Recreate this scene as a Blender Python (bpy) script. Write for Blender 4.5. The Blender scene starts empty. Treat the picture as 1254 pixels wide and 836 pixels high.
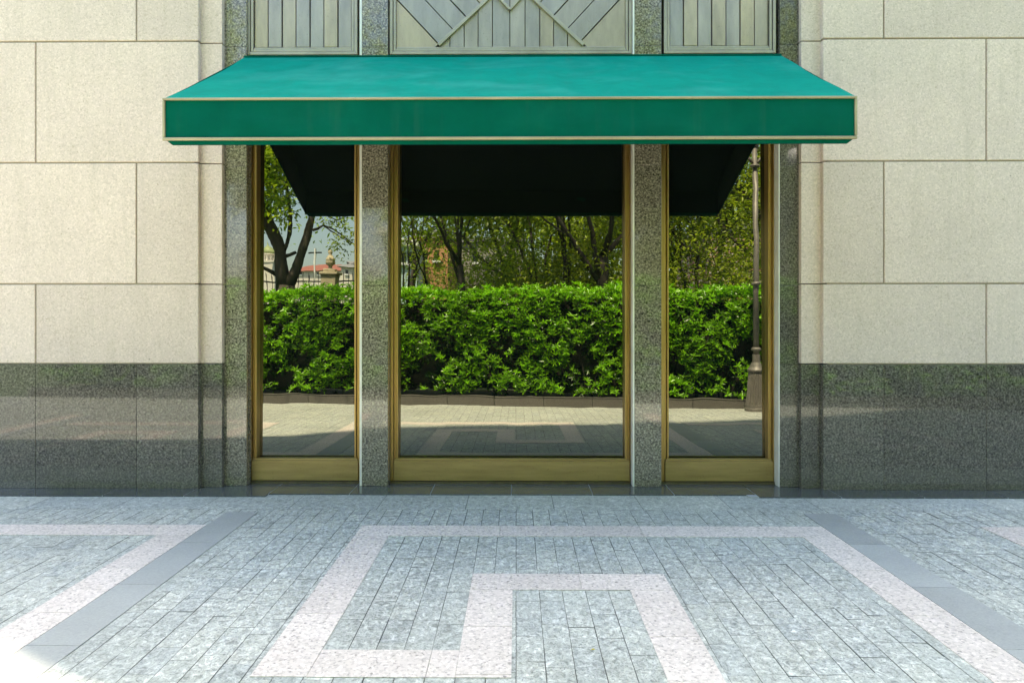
import bpy, math, random
import numpy as np
from mathutils import Vector
random.seed(7); RNG = np.random.default_rng(11)
S = bpy.context.scene
COL = S.collection
PI = math.pi
# ------------------------------------------------------------------ camera calibration
F = 836.0; CAMY = -6.06; CAMZ = 1.5; YAW = 0.009; CX = 624.5; CY = 390.0
def P(px, py, Y):
    """photo pixel -> point on the vertical plane y = Y"""
    u = (px - CX) / F; v = (CY - py) / F
    dx = u * math.cos(YAW) - math.sin(YAW); dy = u * math.sin(YAW) + math.cos(YAW)
    t = (Y - CAMY) / dy
    return dx * t, CAMZ + v * t
def PX(px, Y): return P(px, 390, Y)[0]
def G(px, py):
    """photo pixel -> ground point"""
    u = (px - CX) / F; v = (CY - py) / F
    dx = u * math.cos(YAW) - math.sin(YAW); dy = u * math.sin(YAW) + math.cos(YAW)
    t = -CAMZ / v
    return dx * t, CAMY + dy * t
TILT = 0.0094
def R(px, py, p):
    """point at distance p from the facade that the window glass shows at a photo pixel"""
    d = 6.46 + p; r = p + .2
    u = (px - CX) / F
    return (u - .009) * d, -p, CAMZ + (CY + 2 * TILT * F * r / d - py) / F * d

# ------------------------------------------------------------------ helpers
def offset(o):
    v = Vector((0, 0, 0))
    while o is not None:
        v += o.location; o = o.parent
    return v
class MB:
    def __init__(s): s.v = []; s.f = []; s.var = []; s.cur = 0.5
    def box(s, x0, x1, y0, y1, z0, z1, var=None):
        b = len(s.v)
        s.v += [(x0,y0,z0),(x1,y0,z0),(x1,y1,z0),(x0,y1,z0),(x0,y0,z1),(x1,y0,z1),(x1,y1,z1),(x0,y1,z1)]
        for q in ((0,3,2,1),(4,5,6,7),(0,1,5,4),(1,2,6,5),(2,3,7,6),(3,0,4,7)):
            s.f.append(tuple(b + i for i in q)); s.var.append(s.cur if var is None else var)
    def poly(s, pts, var=None):
        b = len(s.v); s.v += [tuple(p) for p in pts]
        s.f.append(tuple(range(b, b + len(pts)))); s.var.append(s.cur if var is None else var)
    def prism_y(s, pts, y0, y1, inset=0.0, var=None):
        """polygon in (x,z), counter-clockwise seen from -y, thick from y0 (front) to y1"""
        n = len(pts); b = len(s.v)
        cx = sum(p[0] for p in pts) / n; cz = sum(p[1] for p in pts) / n
        s.v += [(x, y0, z) for x, z in pts] + [(x, y1, z) for x, z in pts]
        vv = s.cur if var is None else var
        s.f.append(tuple(b + i for i in range(n))); s.var.append(vv)
        s.f.append(tuple(b + n + i for i in reversed(range(n)))); s.var.append(vv)
        for i in range(n):
            j = (i + 1) % n
            s.f.append((b + i, b + n + i, b + n + j, b + j)); s.var.append(vv)
    def tube(s, pts, rad, n=8, flute=0, fd=0.0, caps=True):
        pts = [Vector(p) for p in pts]; b = len(s.v); prev = None
        for k, p in enumerate(pts):
            d = (pts[min(k+1, len(pts)-1)] - pts[max(k-1, 0)])
            if d.length < 1e-9: d = Vector((0,0,1))
            d.normalize()
            if prev is None:
                a = Vector((1,0,0)) if abs(d.x) < .8 else Vector((0,1,0))
                e1 = (a - d * a.dot(d)).normalized()
            else:
                e1 = (prev - d * prev.dot(d)).normalized()
            prev = e1; e2 = d.cross(e1)
            r = rad[k] if hasattr(rad, '__len__') else rad
            for i in range(n):
                an = 2 * PI * i / n
                rr = r * (1 - fd * (.5 + .5 * math.cos(an * flute))) if flute else r
                s.v.append(tuple(p + e1 * (rr * math.cos(an)) + e2 * (rr * math.sin(an))))
        for k in range(len(pts) - 1):
            for i in range(n):
                j = (i + 1) % n
                s.f.append((b + k*n + i, b + k*n + j, b + (k+1)*n + j, b + (k+1)*n + i)); s.var.append(s.cur)
        if caps:
            s.f.append(tuple(b + i for i in reversed(range(n)))); s.var.append(s.cur)
            s.f.append(tuple(b + (len(pts)-1)*n + i for i in range(n))); s.var.append(s.cur)
    def lathe(s, x, y, prof, n=20, flute=0, fd=0.0):
        b = len(s.v)
        for r, z in prof:
            for i in range(n):
                an = 2 * PI * i / n
                rr = r * (1 - fd * (.5 + .5 * math.cos(an * flute))) if flute else r
                s.v.append((x + rr * math.cos(an), y + rr * math.sin(an), z))
        for k in range(len(prof) - 1):
            for i in range(n):
                j = (i + 1) % n
                s.f.append((b + k*n + i, b + k*n + j, b + (k+1)*n + j, b + (k+1)*n + i)); s.var.append(s.cur)
        s.f.append(tuple(b + i for i in reversed(range(n)))); s.var.append(s.cur)
        s.f.append(tuple(b + (len(prof)-1)*n + i for i in range(n))); s.var.append(s.cur)
    def build(s, name, m, parent=None, smooth=False, bevel=0.0):
        off = offset(parent)
        me = bpy.data.meshes.new(name)
        me.from_pydata([(a - off.x, b - off.y, c - off.z) for a, b, c in s.v], [], s.f)
        at = me.attributes.new('var', 'FLOAT', 'FACE'); at.data.foreach_set('value', s.var)
        me.materials.append(m)
        if smooth: me.polygons.foreach_set('use_smooth', [True] * len(me.polygons))
        me.update()
        o = bpy.data.objects.new(name, me); COL.objects.link(o); o.parent = parent
        if bevel > 0:
            md = o.modifiers.new('bevel', 'BEVEL'); md.width = bevel; md.segments = 2; md.limit_method = 'ANGLE'; md.angle_limit = math.radians(40)
        return o
def thing(name, label, cat, loc=(0,0,0), group=None):
    o = bpy.data.objects.new(name, None); COL.objects.link(o); o.location = loc
    o['label'] = label; o['category'] = cat; o.empty_display_size = .2
    if group: o['group'] = group
    return o
def tag(o, label, cat, group=None, kind=None):
    if label: o['label'] = label
    if cat: o['category'] = cat
    if group: o['group'] = group
    if kind: o['kind'] = kind
    return o
def structure(o, label=None): o['kind'] = 'structure'; 
# ------------------------------------------------------------------ materials
def new_mat(name):
    m = bpy.data.materials.new(name); m.use_nodes = True
    nt = m.node_tree; nt.nodes.clear()
    out = nt.nodes.new('ShaderNodeOutputMaterial'); bs = nt.nodes.new('ShaderNodeBsdfPrincipled')
    nt.links.new(bs.outputs[0], out.inputs[0])
    tc = nt.nodes.new('ShaderNodeTexCoord')
    return m, nt, bs, tc, out
def noise(nt, vec, scale, detail=2, rough=.5, stretch=None, dist=0):
    n = nt.nodes.new('ShaderNodeTexNoise'); n.inputs['Scale'].default_value = scale
    n.inputs['Detail'].default_value = detail; n.inputs['Roughness'].default_value = rough
    n.inputs['Distortion'].default_value = dist
    if stretch:
        mp = nt.nodes.new('ShaderNodeMapping'); mp.inputs['Scale'].default_value = stretch
        nt.links.new(vec, mp.inputs[0]); vec = mp.outputs[0]
    nt.links.new(vec, n.inputs['Vector']); return n.outputs['Fac']
def voro(nt, vec, scale):
    n = nt.nodes.new('ShaderNodeTexVoronoi'); n.inputs['Scale'].default_value = scale
    nt.links.new(vec, n.inputs['Vector'])
    sp = nt.nodes.new('ShaderNodeSeparateColor'); nt.links.new(n.outputs['Color'], sp.inputs[0])
    return sp.outputs[0]
def ramp(nt, fac, stops, const=False):
    r = nt.nodes.new('ShaderNodeValToRGB'); cr = r.color_ramp
    if const: cr.interpolation = 'CONSTANT'
    while len(cr.elements) < len(stops): cr.elements.new(.5)
    for e, (p, c) in zip(cr.elements, stops):
        e.position = p; e.color = (c[0], c[1], c[2], 1) if hasattr(c, '__len__') else (c, c, c, 1)
    nt.links.new(fac, r.inputs[0]); return r.outputs[0]
def mix(nt, fac, a, b, mode='MIX'):
    n = nt.nodes.new('ShaderNodeMix'); n.data_type = 'RGBA'; n.blend_type = mode
    def put(sock, v):
        if isinstance(v, bpy.types.NodeSocket): nt.links.new(v, sock)
        elif hasattr(v, '__len__'): sock.default_value = (v[0], v[1], v[2], 1)
        else: sock.default_value = v if sock.type != 'RGBA' else (v, v, v, 1)
    put(n.inputs[0], fac); put(n.inputs[6], a); put(n.inputs[7], b)
    return n.outputs[2]
def attr(nt, name='var'):
    a = nt.nodes.new('ShaderNodeAttribute'); a.attribute_name = name; return a.outputs['Fac']
def bump(nt, bs, h, strength, dist=.01):
    b = nt.nodes.new('ShaderNodeBump'); b.inputs['Strength'].default_value = strength; b.inputs['Distance'].default_value = dist
    nt.links.new(h, b.inputs['Height']); nt.links.new(b.outputs[0], bs.inputs['Normal'])
def plain(name, c, rough=.6, metal=0, var=.12, scale=6, bumps=0):
    m, nt, bs, tc, out = new_mat(name)
    n = noise(nt, tc.outputs['Object'], scale, 5, .6)
    col = ramp(nt, n, [(.3, [x * (1 - var) for x in c]), (.7, [min(1, x * (1 + var)) for x in c])])
    nt.links.new(col, bs.inputs['Base Color']); bs.inputs['Roughness'].default_value = rough; bs.inputs['Metallic'].default_value = metal
    if bumps: bump(nt, bs, noise(nt, tc.outputs['Object'], scale * 8, 4), bumps)
    return m
def granite(name, base, dark, light, s1=150, s2=90, rough=.5, var=.06, coat=0, mottled=.06, kd=.36, kl=.64, spec=.5, bumpy=.15, ior=1.5):
    m, nt, bs, tc, out = new_mat(name); v = tc.outputs['Object']
    a = voro(nt, v, s1); b = noise(nt, v, s2, 3, .65)
    c = mix(nt, ramp(nt, b, [(kd - .06, 1), (kd + .04, 0)]), base, dark)
    c = mix(nt, ramp(nt, b, [(kl - .04, 0), (kl + .06, 1)]), c, light)
    c = mix(nt, .35, c, mix(nt, ramp(nt, a, [(.18, 0), (.2, .5), (.8, .5), (.82, 1)]), dark, light))
    big = noise(nt, v, 1.3, 5, .62)
    c = mix(nt, 1, c, ramp(nt, big, [(.3, 1 - mottled), (.7, 1 + mottled)]), 'MULTIPLY')
    vr = ramp(nt, attr(nt), [(0, 1 - var), (1, 1 + var)])
    c = mix(nt, 1, c, vr, 'MULTIPLY')
    nt.links.new(c, bs.inputs['Base Color']); bs.inputs['Roughness'].default_value = rough
    bs.inputs['IOR'].default_value = ior
    if bumpy: bump(nt, bs, b, bumpy, .003)
    return m
M = {}
M['limestone'] = granite('beige_granite', (.565,.455,.385), (.35,.27,.205), (.72,.59,.50), 90, 52, .65, .08, kd=.35, kl=.66)
def weathered_limestone():
    m = M['limestone']; nt = m.node_tree; bs = [n for n in nt.nodes if n.type == 'BSDF_PRINCIPLED'][0]
    tc = [n for n in nt.nodes if n.type == 'TEX_COORD'][0]
    src = bs.inputs['Base Color'].links[0].from_socket
    st = noise(nt, tc.outputs['Object'], 1.0, 6, .7, (9, 9, .8))
    c = mix(nt, ramp(nt, st, [(.52, 0), (.78, .35)]), src, (.36,.30,.22))
    vn = nt.nodes.new('ShaderNodeTexVoronoi'); vn.inputs['Scale'].default_value = 1.9; nt.links.new(tc.outputs['Object'], vn.inputs['Vector'])
    c = mix(nt, ramp(nt, vn.outputs['Distance'], [(.014, .8), (.022, 0)]), c, (.12,.10,.08))
    nt.links.new(c, bs.inputs['Base Color'])
weathered_limestone()
M['dark_granite'] = granite('dark_polished_granite', (.078,.070,.058), (.02,.019,.017), (.19,.175,.145), 88, 58, .035, .12, kd=.43, kl=.55, bumpy=0, ior=1.46)
M['pier_granite'] = granite('grey_polished_granite', (.105,.09,.068), (.014,.013,.011), (.36,.32,.245), 85, 60, .045, .10, kd=.43, kl=.55, bumpy=0, ior=1.6)
M['threshold'] = granite('threshold_granite', (.075,.08,.078), (.04,.042,.042), (.13,.135,.13), 60, 30, .16, .25, kd=.3, kl=.7, bumpy=0)
M['white_granite'] = granite('pale_pink_granite', (.60,.525,.47), (.22,.20,.18), (.71,.645,.59), 80, 50, .6, .06, kd=.40, kl=.66, mottled=.08)
M['grey_slab'] = granite('grey_slab_stone', (.32,.332,.32), (.255,.265,.255), (.385,.395,.38), 120, 60, .5, .12, kd=.3, kl=.7, mottled=.10)
M['border_slab'] = granite('border_slab_stone', (.40,.425,.415), (.27,.29,.285), (.56,.58,.56), 90, 60, .55, .08, kd=.38, kl=.66, mottled=.1)
M['kerb'] = granite('kerb_stone_shaded', (.10,.092,.078), (.06,.055,.05), (.15,.14,.12), 80, 60, .7, .1)  # stone tone darkened to stand for the shade of the overhanging hedge
M['joint'] = plain('dark_joint', (.12,.125,.115), .9, 0, .5, 3)
M['wall_joint'] = plain('wall_mortar', (.30,.255,.195), .9)
M['arris'] = plain('pale_trim_and_glint', (.72,.70,.66), .3, .2)  # pale metal trim, also used for painted glints on the right-hand piers
def sett_mat():
    m, nt, bs, tc, out = new_mat('split_granite_sett'); v = tc.outputs['Object']
    cv = nt.nodes.new('ShaderNodeCombineXYZ'); ml = nt.nodes.new('ShaderNodeMath'); ml.operation = 'MULTIPLY'; ml.inputs[1].default_value = 37.0
    nt.links.new(attr(nt), ml.inputs[0]); nt.links.new(ml.outputs[0], cv.inputs[2])
    va = nt.nodes.new('ShaderNodeVectorMath'); nt.links.new(v, va.inputs[0]); nt.links.new(cv.outputs[0], va.inputs[1])
    n1 = noise(nt, va.outputs[0], 30, 6, .72, (1.0, .8, 1), .9); n2 = noise(nt, v, 90, 4, .7)
    c = ramp(nt, n1, [(.30, (.165,.168,.15)), (.44, (.325,.335,.30)), (.56, (.44,.45,.405)), (.70, (.70,.70,.64))])
    c = mix(nt, ramp(nt, n2, [(.34, .75), (.46, 0)]), c, (.10,.125,.13))
    c = mix(nt, ramp(nt, n2, [(.60, 0), (.70, .6)]), c, (.50,.55,.54))
    tint = ramp(nt, attr(nt), [(0, (.90,.92,.95)), (.35, (.98,.99,1.0)), (.7, (1.02,1.02,1.01)), (1, (1.09,1.08,1.06))])
    c = mix(nt, 1, c, tint, 'MULTIPLY')
    big = noise(nt, v, .8, 5, .6)
    c = mix(nt, 1, c, ramp(nt, big, [(.3, .87), (.7, 1.12)]), 'MULTIPLY')
    nt.links.new(c, bs.inputs['Base Color']); bs.inputs['Roughness'].default_value = .62
    bump(nt, bs, n1, .5, .006)
    return m
M['sett'] = sett_mat()
def grime(m, zlo, zhi, col, amt):
    nt = m.node_tree; bs = [n for n in nt.nodes if n.type == 'BSDF_PRINCIPLED'][0]; tc = [n for n in nt.nodes if n.type == 'TEX_COORD'][0]
    src = bs.inputs['Base Color'].links[0].from_socket; sp = nt.nodes.new('ShaderNodeSeparateXYZ'); nt.links.new(tc.outputs['Object'], sp.inputs[0])
    ns = noise(nt, tc.outputs['Object'], 5, 6, .7)
    ad = nt.nodes.new('ShaderNodeMath'); ad.operation = 'MULTIPLY_ADD'; ad.inputs[1].default_value = -(zhi - zlo)*1.6; nt.links.new(ns, ad.inputs[0]); nt.links.new(sp.outputs[2], ad.inputs[2])
    f = ramp(nt, ad.outputs[0], [(0, amt), (max(.001, zhi - (zhi - zlo)*.8), 0)])
    nt.links.new(mix(nt, f, src, col), bs.inputs['Base Color'])
grime(M['dark_granite'], 0, .22, (.17,.155,.125), .28); grime(M['pier_granite'], 0, .22, (.18,.16,.13), .22)
def bronze(name, c1, c2, rough=.35, metal=.75, st=(3, 3, .4), sc=5):
    m, nt, bs, tc, out = new_mat(name); v = tc.outputs['Object']
    n = noise(nt, v, sc, 6, .65, st); n2 = noise(nt, v, 60, 3, .6)
    c = ramp(nt, n, [(.28, c1), (.72, c2)])
    c = mix(nt, ramp(nt, n2, [(.62, 0), (.75, .5)]), c, [x * .55 for x in c1])
    if name.endswith('panel'): c = mix(nt, 1, c, ramp(nt, attr(nt), [(0, (.88,.92,.98)), (.5, (1,1,1)), (1, (1.18,1.08,.86))]), 'MULTIPLY')
    nt.links.new(c, bs.inputs['Base Color']); bs.inputs['Metallic'].default_value = metal
    nt.links.new(ramp(nt, n, [(.2, rough - .07), (.8, rough + .12)]), bs.inputs['Roughness'])
    return m
M['bronze'] = bronze('brushed_bronze', (.33,.20,.06), (.50,.33,.12))
M['bronze_rail'] = bronze('brushed_bronze_rail', (.28,.195,.075), (.44,.31,.125), .4, .6, (.4, 3, 4))
M['dark_bronze'] = bronze('dark_bronze', (.10,.08,.05), (.17,.13,.08), .4, .6)
M['panel_a'] = bronze('aged_bronze_panel', (.25,.225,.205), (.42,.37,.31), .42, .6, (2, 2, .5), 4)
M['panel_frame'] = bronze('aged_bronze_frame', (.28,.25,.205), (.42,.38,.30), .4, .6, (1, 1, 1), 4)
M['alu'] = bronze('champagne_rail', (.30,.25,.165), (.42,.36,.24), .45, .6, (.4, 1, 1), 5)
def fabric(name, base, faded, lo, hi):
    m, nt, bs, tc, out = new_mat(name); v = tc.outputs['Object']
    n = noise(nt, v, 1.2, 7, .62, (1, 1, 3.2), .6)
    c = mix(nt, ramp(nt, n, [(lo, 0), (hi, 1)]), base, faded)
    n3 = noise(nt, v, 5, 5, .65)
    c = mix(nt, 1, c, ramp(nt, n3, [(.3, .90), (.7, 1.10)]), 'MULTIPLY')
    st = noise(nt, v, 1.0, 6, .7, (7, 1, .5))
    c = mix(nt, ramp(nt, st, [(.54, 0), (.80, .14)]), c, (.06,.12,.09))
    nt.links.new(c, bs.inputs['Base Color']); bs.inputs['Roughness'].default_value = .85
    bs.inputs['Specular IOR Level'].default_value = .04
    w = nt.nodes.new('ShaderNodeTexWave'); w.inputs['Scale'].default_value = 150; nt.links.new(v, w.inputs['Vector'])
    bump(nt, bs, mix(nt, .5, noise(nt, v, 3, 4), w.outputs['Fac']), .08, .01)
    return m
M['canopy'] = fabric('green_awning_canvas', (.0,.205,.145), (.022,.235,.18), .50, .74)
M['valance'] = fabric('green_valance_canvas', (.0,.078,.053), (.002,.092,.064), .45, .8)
M['dark_underside'] = plain('near_black_inside', (.006,.016,.012), .9)  # near-black sheets added inside the awning to make its underside dark
def glass_mat():
    m, nt, bs, tc, out = new_mat('dark_shop_glass')
    bs.inputs['Base Color'].default_value = (.004,.006,.005,1); bs.inputs['Roughness'].default_value = .0
    bs.inputs['IOR'].default_value = 2.27
    bs.inputs['Specular Tint'].default_value = (.98, 1, .85, 1)
    n = noise(nt, tc.outputs['Object'], 1.6, 2, .5)
    n2 = noise(nt, tc.outputs['Object'], 14, 2, .5, (1.5, 1, .4))
    bump(nt, bs, mix(nt, .02, n, n2), .10, .012)
    return m
M['glass'] = glass_mat()
def leaf_mat(name, c_lo, c_hi, trans=.35, rough=.35):
    m, nt, bs, tc, out = new_mat(name)
    c = ramp(nt, attr(nt), [(0, c_lo), (1, c_hi)])
    nt.links.new(c, bs.inputs['Base Color']); bs.inputs['Roughness'].default_value = rough
    tr = nt.nodes.new('ShaderNodeBsdfTranslucent')
    nt.links.new(mix(nt, 1, c, (1.25, 1.3, .55), 'MULTIPLY'), tr.inputs[0])
    ms = nt.nodes.new('ShaderNodeMixShader'); ms.inputs[0].default_value = trans
    nt.links.new(bs.outputs[0], ms.inputs[1]); nt.links.new(tr.outputs[0], ms.inputs[2]); nt.links.new(ms.outputs[0], out.inputs[0])
    return m
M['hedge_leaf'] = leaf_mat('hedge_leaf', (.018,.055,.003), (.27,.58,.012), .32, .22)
M['tree_leaf'] = leaf_mat('tree_leaf', (.12,.18,.015), (.42,.50,.035), .55, .4)
M['lime_leaf'] = leaf_mat('bright_tree_leaf', (.18,.30,.015), (.50,.62,.04), .5, .4)
M['dark_leaf'] = leaf_mat('dark_tree_leaf', (.08,.13,.015), (.26,.32,.03), .5, .4)
M['bark'] = plain('bark', (.055,.045,.035), .9, 0, .4, 9, .6)
M['twig_and_void'] = plain('hedge_wood_and_void', (.018,.016,.009), .95, 0, .3, 12)  # stem wood, kept dark enough to pass for the shaded hedge interior
M['soil'] = plain('soil', (.06,.045,.03), 1, 0, .3, 14, .5)
M['grassland'] = plain('park_grass', (.07,.10,.03), .95, 0, .35, 2, .3)
M['iron'] = plain('iron', (.02,.022,.02), .5, .3)
M['lamp_paint'] = plain('lamp_post_paint', (.16,.145,.125), .5, .2, .2, 14)
M['cream'] = plain('cream_render', (.62,.58,.50), .8, 0, .1, 2)
M['sandstone'] = plain('sandstone', (.42,.36,.25), .85, 0, .2, 6, .3)
M['redroof'] = plain('red_roof_tile', (.26,.09,.06), .8, 0, .2, 9)
M['domegreen'] = plain('dome_copper', (.22,.26,.10), .6, 0, .2, 3)
M['orange_wall'] = plain('orange_brick', (.46,.24,.12), .85, 0, .2, 5)
M['white_paint'] = plain('white_paint', (.75,.76,.76), .5, 0, .05, 4)
M['blue_wall'] = plain('pale_blue_wall', (.45,.58,.62), .7, 0, .1, 4)
M['grey_wall'] = plain('grey_wall', (.28,.26,.24), .85, 0, .15, 3)
M['dark_pane'] = plain('dark_window_pane', (.02,.025,.03), .15)
M['roofing'] = plain('flat_roof', (.2,.2,.2), .9)
def brick_mat():
    m, nt, bs, tc, out = new_mat('pink_brick')
    b = nt.nodes.new('ShaderNodeTexBrick'); b.inputs['Scale'].default_value = 1.0
    b.inputs['Color1'].default_value = (.40,.20,.15,1); b.inputs['Color2'].default_value = (.52,.30,.24,1); b.inputs['Mortar'].default_value = (.5,.46,.42,1)
    b.inputs['Brick Width'].default_value = .5; b.inputs['Row Height'].default_value = .2; b.inputs['Mortar Size'].default_value = .03
    mp = nt.nodes.new('ShaderNodeMapping'); mp.inputs['Rotation'].default_value = (math.radians(90), 0, 0)
    nt.links.new(tc.outputs['Object'], mp.inputs[0]); nt.links.new(mp.outputs[0], b.inputs['Vector'])
    nt.links.new(b.outputs['Color'], bs.inputs['Base Color']); bs.inputs['Roughness'].default_value = .85
    return m
M['brick'] = brick_mat()

# ------------------------------------------------------------------ ground
g = MB(); g.poly([(-400,-700,-.03),(400,-700,-.03),(400,120,-.03),(-400,120,-.03)])
structure(g.build('ground', M['grassland']))
def kerb_y(x): return -(6.25 - .10 * x)
X0, X1 = -13.0, 13.0
bed = MB(); bed.poly([(X0, kerb_y(X0), -.0075), (X1, kerb_y(X1), -.0075), (X1, .5, -.0075), (X0, .5, -.0075)])
structure(bed.build('paving_bed', M['joint']))
# pavement setts: real stones in courses that run away from the wall
pv = MB(); rr = random.Random(5)
YB = -.70; cw = .127
x = PX(632, 0) - cw * 100
while x < X1:
    if x > X0:
        y = YB - rr.uniform(0, .0)
        first = True
        while True:
            L = rr.choice([.13, .16, .18, .20, .24, .28]);
            if first: L *= rr.uniform(.4, 1); first = False
            yb = kerb_y(x) + .01
            y2 = max(y - L, yb)
            gj = rr.uniform(.0009, .0026)
            cj = rr.choice([.0001, .0004, .0008, .0013]); z = rr.uniform(-.0012, .0010)
            tx = rr.uniform(-.0012, .0012)
            b = len(pv.v)
            xa, xb, ya, yc = x + gj, x + cw - gj, y2 + cj, y - cj
            pv.poly([(xa, ya, z - tx), (xb, ya, z + tx), (xb, yc, z + tx), (xa, yc, z - tx)], rr.random() if rr.random() < .5 else rr.uniform(.3, .7))
            y = y2
            if y <= yb + .02: break
    x += cw
structure(pv.build('pavement', M['sett']))
# border course of large slabs in front of the threshold
bd = MB(); x = X0
while x < X1:
    L = .70
    bd.poly([(x + .002, -.70, .0), (x + L - .002, -.70, 0), (x + L - .002, -.20, 0), (x + .002, -.20, 0)], rr.random()); x += L
structure(bd.build('border_slabs', M['sett']))
# inlaid bands (flush slabs on 4 mm sheets)
def band_run(mb, x0, x1, y0, y1, along='x', L=.9, start=0.0, z=.004):
    j = .0014
    if along == 'x':
        a = x0
        while a < x1 - 1e-6:
            b2 = min(a + (L - start if a == x0 and start else L), x1)
            mb.box(a + j, b2 - j, y0, y1, -.01, z, rr.random()); a = b2
    else:
        a = y1
        while a > y0 + 1e-6:
            b2 = max(a - (L - start if a == y1 and start else L), y0)
            mb.box(x0, x1, b2 + j, a - j, -.01, z, rr.random()); a = b2
def gx(px, py): return G(px, py)[0]
def gy(py): return CAMY + CAMZ * F / (py - 390)
xl0, xl1 = gx(443, 643), gx(479.6, 655.5)
W = .235
OX0 = -1.115; OX1 = 2.205; IX0 = -.255; IX1 = .865
yt = gy(644); yi = gy(702.8); ybm = gy(796.8)
PER = 4.455
wb = MB(); gb = MB()
for k in range(-3, 4):
    o = k * PER
    if o + OX0 < X0 or o + OX1 > X1: continue
    band_run(wb, o + OX0, o + OX1, yt - W, yt, 'x', 1.0)
    band_run(wb, o + OX0, o + OX0 + W, ybm - W, yt - W - .001, 'y', .62)
    band_run(wb, o + OX1 - W, o + OX1, -4.7, yt - W - .001, 'y', .62)
    band_run(wb, o + OX0 + W + .001, o + IX0, ybm - W, ybm, 'x', .5)
    band_run(wb, o + IX0, o + IX0 + W, ybm - W, yi - W - .001, 'y', .45)
    band_run(wb, o + IX0, o + IX1, yi - W, yi, 'x', .62)
    band_run(wb, o + IX1 - W, o + IX1, -3.72, yi - W - .001, 'y', .55)
    band_run(wb, o - 1.9, o + IX1, -3.72 - W, -3.721, 'x', .9)
    band_run(gb, o + OX1 + .004, o + OX1 + .250, -4.7, -.79, 'y', .72)
structure(wb.build('white_paving_band', M['white_granite']))
structure(gb.build('grey_paving_band', M['grey_slab']))
# dark threshold
th = MB(); xs = []
x = -9.7
while x < 9.6:
    a, b2 = x, x + .69
    side = (b2 < -2.1 or a > 1.95)
    th.box(a + .0035, b2 - .0035, (-.335 if side else -.262), (.30 if -2.5 < (a+b2)/2 < 2.4 else -.02), -.01, .012, rr.random()); x += .69
structure(th.build('threshold_strip', M['threshold']))
M['pale_grout'] = plain('pale_grout', (.32,.33,.33), .9)
tj = MB(); tj.box(-9.7, -2.12, -.333, -.02, -.012, .0095); tj.box(-2.119, 1.949, -.260, .29, -.012, .0095); tj.box(1.95, 9.6, -.333, -.02, -.012, .0095)
structure(tj.build('threshold_grout', M['pale_grout']))

M['yellow_leaf'] = plain('yellow_leaf', (.45,.36,.05), .6)
lx, ly = G(726, 797)
fl = MB(); fl.v += [(lx - .012, ly, .006), (lx, ly - .006, .010), (lx + .013, ly + .002, .007), (lx + .002, ly + .006, .012)]; fl.f += [(0,1,2,3)]; fl.var += [.5]
tag(fl.build('fallen_leaf', M['yellow_leaf']), 'tiny yellow fallen leaf on the grey setts inside the inner pale arch', 'leaf')
# ------------------------------------------------------------------ building
B = thing('building', 'beige and dark granite shop building with three bronze framed windows', 'building', (0, .5, 0))
ZR = [1.103, 1.803, 2.867, 3.930, 4.994]
MY = -.10; SY = -.05
xL = PX(243, MY); xR = PX(1008, MY)
jl = [PX(167, MY), PX(43.5, MY)]; jr = [PX(1082.5, MY), PX(1208, MY)]
LB = jl[0] - jl[1]
def wall_side(edge, ja, jb, sgn, end):
    """sgn -1: left side, +1: right"""
    w = MB(); pl = MB(); step = abs(jb - ja) * 2; gap = .006
    rows = list(zip(ZR, ZR[1:] + [5.60]))
    for i, (z0, z1) in enumerate(rows):
        first = jb if i % 2 == 0 else ja
        xs = [edge]; q = first
        while abs(q) < abs(end): xs.append(q); q += sgn * step
        xs.append(end)
        for a, b2 in zip(xs, xs[1:]):
            lo, hi = min(a, b2), max(a, b2)
            g0 = 0 if lo == edge else gap; g1 = 0 if hi == edge else gap
            w.box(lo + g0, hi - g1, MY, .28, z0 + gap, z1 - gap, rr.random())
    xs = [edge]; q = ja
    while abs(q) < abs(end): xs.append(q); q += sgn * step * .5
    xs.append(end)
    for a, b2 in zip(xs, xs[1:]):
        lo, hi = min(a, b2), max(a, b2)
        pl.box(lo + .0015, hi - .0015, MY - .001, .28, .012, ZR[0] - .002, rr.random())
    w.build('stone_wall', M['limestone'], B, bevel=.007)
    pl.build('plinth', M['dark_granite'], B, bevel=.002)
wall_side(xL, jl[0], jl[1], -1, -9.5)
wall_side(xR, jr[0], jr[1], 1, 9.5)
for a, b2 in ((-9.5, xL - .04), (xR + .04, 9.5)):
    bk = MB(); bk.box(a, b2, MY + .014, .29, .011, 5.59); bk.build('mortar', M['wall_joint'], B)
# beige strips between wall and granite
def strip(x0, x1):
    s_ = MB(); rows = [ZR[0]] + ZR[1:] + [5.6]
    for z0, z1 in zip(rows, rows[1:]): s_.box(x0, x1, SY, .28, z0 + .004, z1 - .004, rr.random())
    s_.build('pilaster_strip', M['limestone'], B, bevel=.004)
    p = MB(); p.box(x0, x1, SY - .001, .28, .012, ZR[0] - .002, rr.random()); p.build('plinth', M['dark_granite'], B, bevel=.003)
sL = PX(272, SY); sR = PX(981, SY)
strip(xL - .1, sL); strip(sR, xR + .1)
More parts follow.
